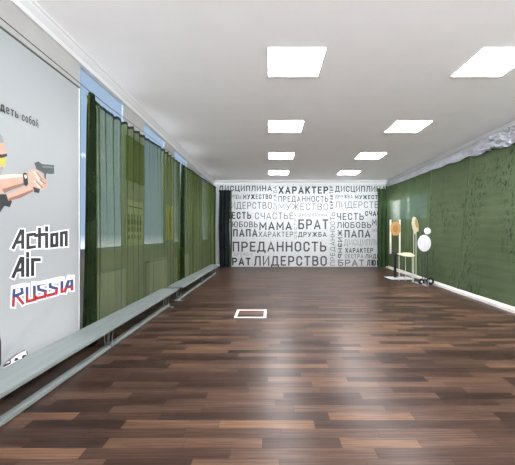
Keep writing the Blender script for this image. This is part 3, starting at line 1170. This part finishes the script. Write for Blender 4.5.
# ================================================================== FLOOR SQUARE
sq = [on_y(0, 0, 1)]
y0, y1 = 4.41, 4.87
x0, x1 = -.478, -.045
t = .034
m = MB()
m.box(x0, x1, y0, y0 + t, 0.0005, .003).box(x0, x1, y1 - t, y1, 0.0005, .003)
m.box(x0, x0 + t, y0 + t, y1 - t, 0.0005, .003).box(x1 - t, x1, y0 + t, y1 - t, 0.0005, .003)
tag(m.build('floor_marking', 'tape'), 'white tape square outlined on the dark wooden floor', 'floor marking')


# ================================================================== SHOOTING TARGETS
def ngon(cx, cz, rx, rz, n, ph=0.0):
    return [(cx + rx * math.cos(ph + 2 * math.pi * i / n), cz + rz * math.sin(ph + 2 * math.pi * i / n)) for i in range(n)]


def facing(pts, y, d):
    return MB().prism([(x, y, z) for x, z in pts], (0, d, 0))


Y1 = 8.3
X = lambda px, Y: (px - PX0) / FPX * Y
Z = lambda py, Y: CAM_Z + (PY0 - py) / FPX * Y
# 1: cardboard target on two sticks
bx = X(395, Y1)
t = thing('target_stand', 'tan octagonal cardboard target held between two white sticks on a black post', 'target', (bx, Y1, 0))
rel = lambda px: X(px, Y1) - bx
MB().box(-.20, .36, -.30, .22, .012, .030).build('base_plate', 'base_steel', t, bevel=.006)
for s in (-1, 1):
    MB().box(-.20, .36, s * .2 - .06, s * .2 + .02, 0, .014).build('skid', 'black', t)
MB().box(-.03, .03, -.02, .02, .03, Z(255, Y1)).build('post', 'black', t, bevel=.004)
MB().box(rel(388.8), rel(401), -.018, .018, Z(256, Y1), Z(253, Y1)).build('crossbar', 'dark_steel', t, bevel=.003)
for px in (390.2, 399.4):
    MB().box(rel(px) - .02, rel(px) + .02, -.03, -.018, Z(253.5, Y1), Z(219.8, Y1)).build('stick', 'stick', t)
oc = [(rel(a), Z(b, Y1)) for a, b in ((392.6, 221.6), (397.2, 221.6), (399.9, 225.4), (399.9, 231.6), (397.2, 235.6), (392.6, 235.6), (389.9, 231.6), (389.9, 225.4))]
cb = facing(oc, -.036, .005).build('cardboard', 'card', t)
cx, cz = sum(p[0] for p in oc) / 8, sum(p[1] for p in oc) / 8
facing([(cx + (a - cx) * .5, cz + (b - cz) * .5) for a, b in oc], -.0375, .001).build('scoring_zone', 'card_in', cb)

# 2: low stand with a cream board on thin legs
zt = .615
top = [Vector((0, 0, 0))]


def on_z(px, py, z):
    Y = (CAM_Z - z) * FPX / (py - PY0)
    return Vector(((px - PX0) / FPX * Y, Y, z))


P = [on_y(397.3, 254.2, 7.95), on_y(405, 253.2, 7.95), on_y(411, 253.6, 7.95), on_y(415.0, 256.2, 7.68), on_y(413.4, 257.2, 7.62), on_y(404, 256.6, 7.62)]
c = sum(P, Vector()) / len(P)
t = thing('board_stand', 'low stand carrying a flat cream board on thin pale legs, by the black post', 'stand', (c.x, c.y, 0))
off = Vector((c.x, c.y, 0))
MB().prism([p - off for p in P], (0, 0, .022)).build('board', 'cream', t, bevel=.003)
for i, px in ((0, 400.4), (1, 406), (3, 412.0), (4, 409)):
    q = c + (P[i] - c) * .82 - off
    MB().box(q.x - .006, q.x + .006, q.y - .006, q.y + .006, 0, q.z - .001).build('leg', 'stick', t)

# 3: shield-shaped target on two thin sticks
Y3 = 8.2
bx = X(414.6, Y3)
t = thing('shield_target', 'cream shield-shaped target with a tan edge, above the flat cream board', 'target', (bx, Y3, 0))
r3 = lambda px: X(px, Y3) - bx
k7 = lambda pts: [(X(380 + a / 8.58, Y3) - bx, Z(205 + b / 8.58, Y3)) for a, b in pts]
outl = k7([(275, 120), (285, 101), (304, 106), (318, 128), (327, 160), (330, 224), (306, 236), (300, 254), (293, 236), (279, 205), (271, 160)])
tg = facing(outl, -.01, .012).build('face_plate', 'cream', t, bevel=.002)
facing(k7([(304, 112), (316, 132), (323, 165), (324, 190), (312, 196), (302, 172), (298, 140)]), -.0125, .002).build('tan_zone', 'card', tg)
for px in (413.9, 416.2):
    MB().box(r3(px) - .006, r3(px) + .006, .004, .016, .02, Z(226, Y3)).build('stick', 'stick', t)
MB().box(-.08, .08, -.10, .10, 0, .02).build('foot', 'dark_steel', t, bevel=.004)

# 4 / 5: two white plates on a swinger with counterweights
Y5 = 7.35
bx = X(424, Y5)
r5 = lambda px: X(px, Y5) - bx
t = thing('plate_target', 'large white oval plate below a small round one, thin rods, black weights', 'target', (bx, Y5, 0))
ov = ngon(0, Z(243.2, Y5), 6.7 / FPX * Y5, 8.4 / FPX * Y5, 16, math.pi / 16)
facing(ov, -.02, .012).build('oval_plate', 'plate', t, bevel=.003)
for px in (422.3, 425.0):
    MB().tube([(r5(px), 0, .03), (r5(px), 0, Z(243, Y5))], .008, 8).build('rod', 'dark_steel', t)
for a, b in (((-.10, .20, .018), (-.06, -.24, .018)), ((.12, .16, .018), (.14, -.22, .018))):
    MB().tube([a, b], .017, 8).build('base_bar', 'base_steel', t)
for (px, dy, rr) in ((420.0, -.03, .062), (427.2, -.10, .085)):
    xx = r5(px)
    w = MB()
    R = []
    for i in range(20):
        an = 2 * math.pi * i / 20
        R.append((xx + rr * math.cos(an), dy, rr + .012 + rr * math.sin(an)))
    w.prism(R, (0, -.05, 0))
    wo = w.build('counterweight', 'black', t, bevel=.008)
    MB().prism([(xx + .36 * rr * math.cos(a), dy - .05, rr + .012 + .36 * rr * math.sin(a)) for a in [i * math.pi / 6 for i in range(12)]],
               (0, -.012, 0)).build('hub', 'base_steel', wo)
MB().box(r5(417), r5(430.5), -.02, .04, .09, .115).build('axle', 'dark_steel', t, bevel=.004)
MB().tube([(r5(424.6), -.17, 0.0), (r5(424.6), -.17, .13)], .012, 8).build('lock_pin', 'steel', t)

rp = facing(ngon(r5(428), Z(231, Y5), 3.4 / FPX * Y5, 3.4 / FPX * Y5, 20), .02, .012).build('round_plate', 'plate', t, bevel=.002, label='small round white plate')
MB().tube([(r5(428), .045, .03), (r5(428), .045, Z(231, Y5))], .008, 8).build('rod', 'dark_steel', t)
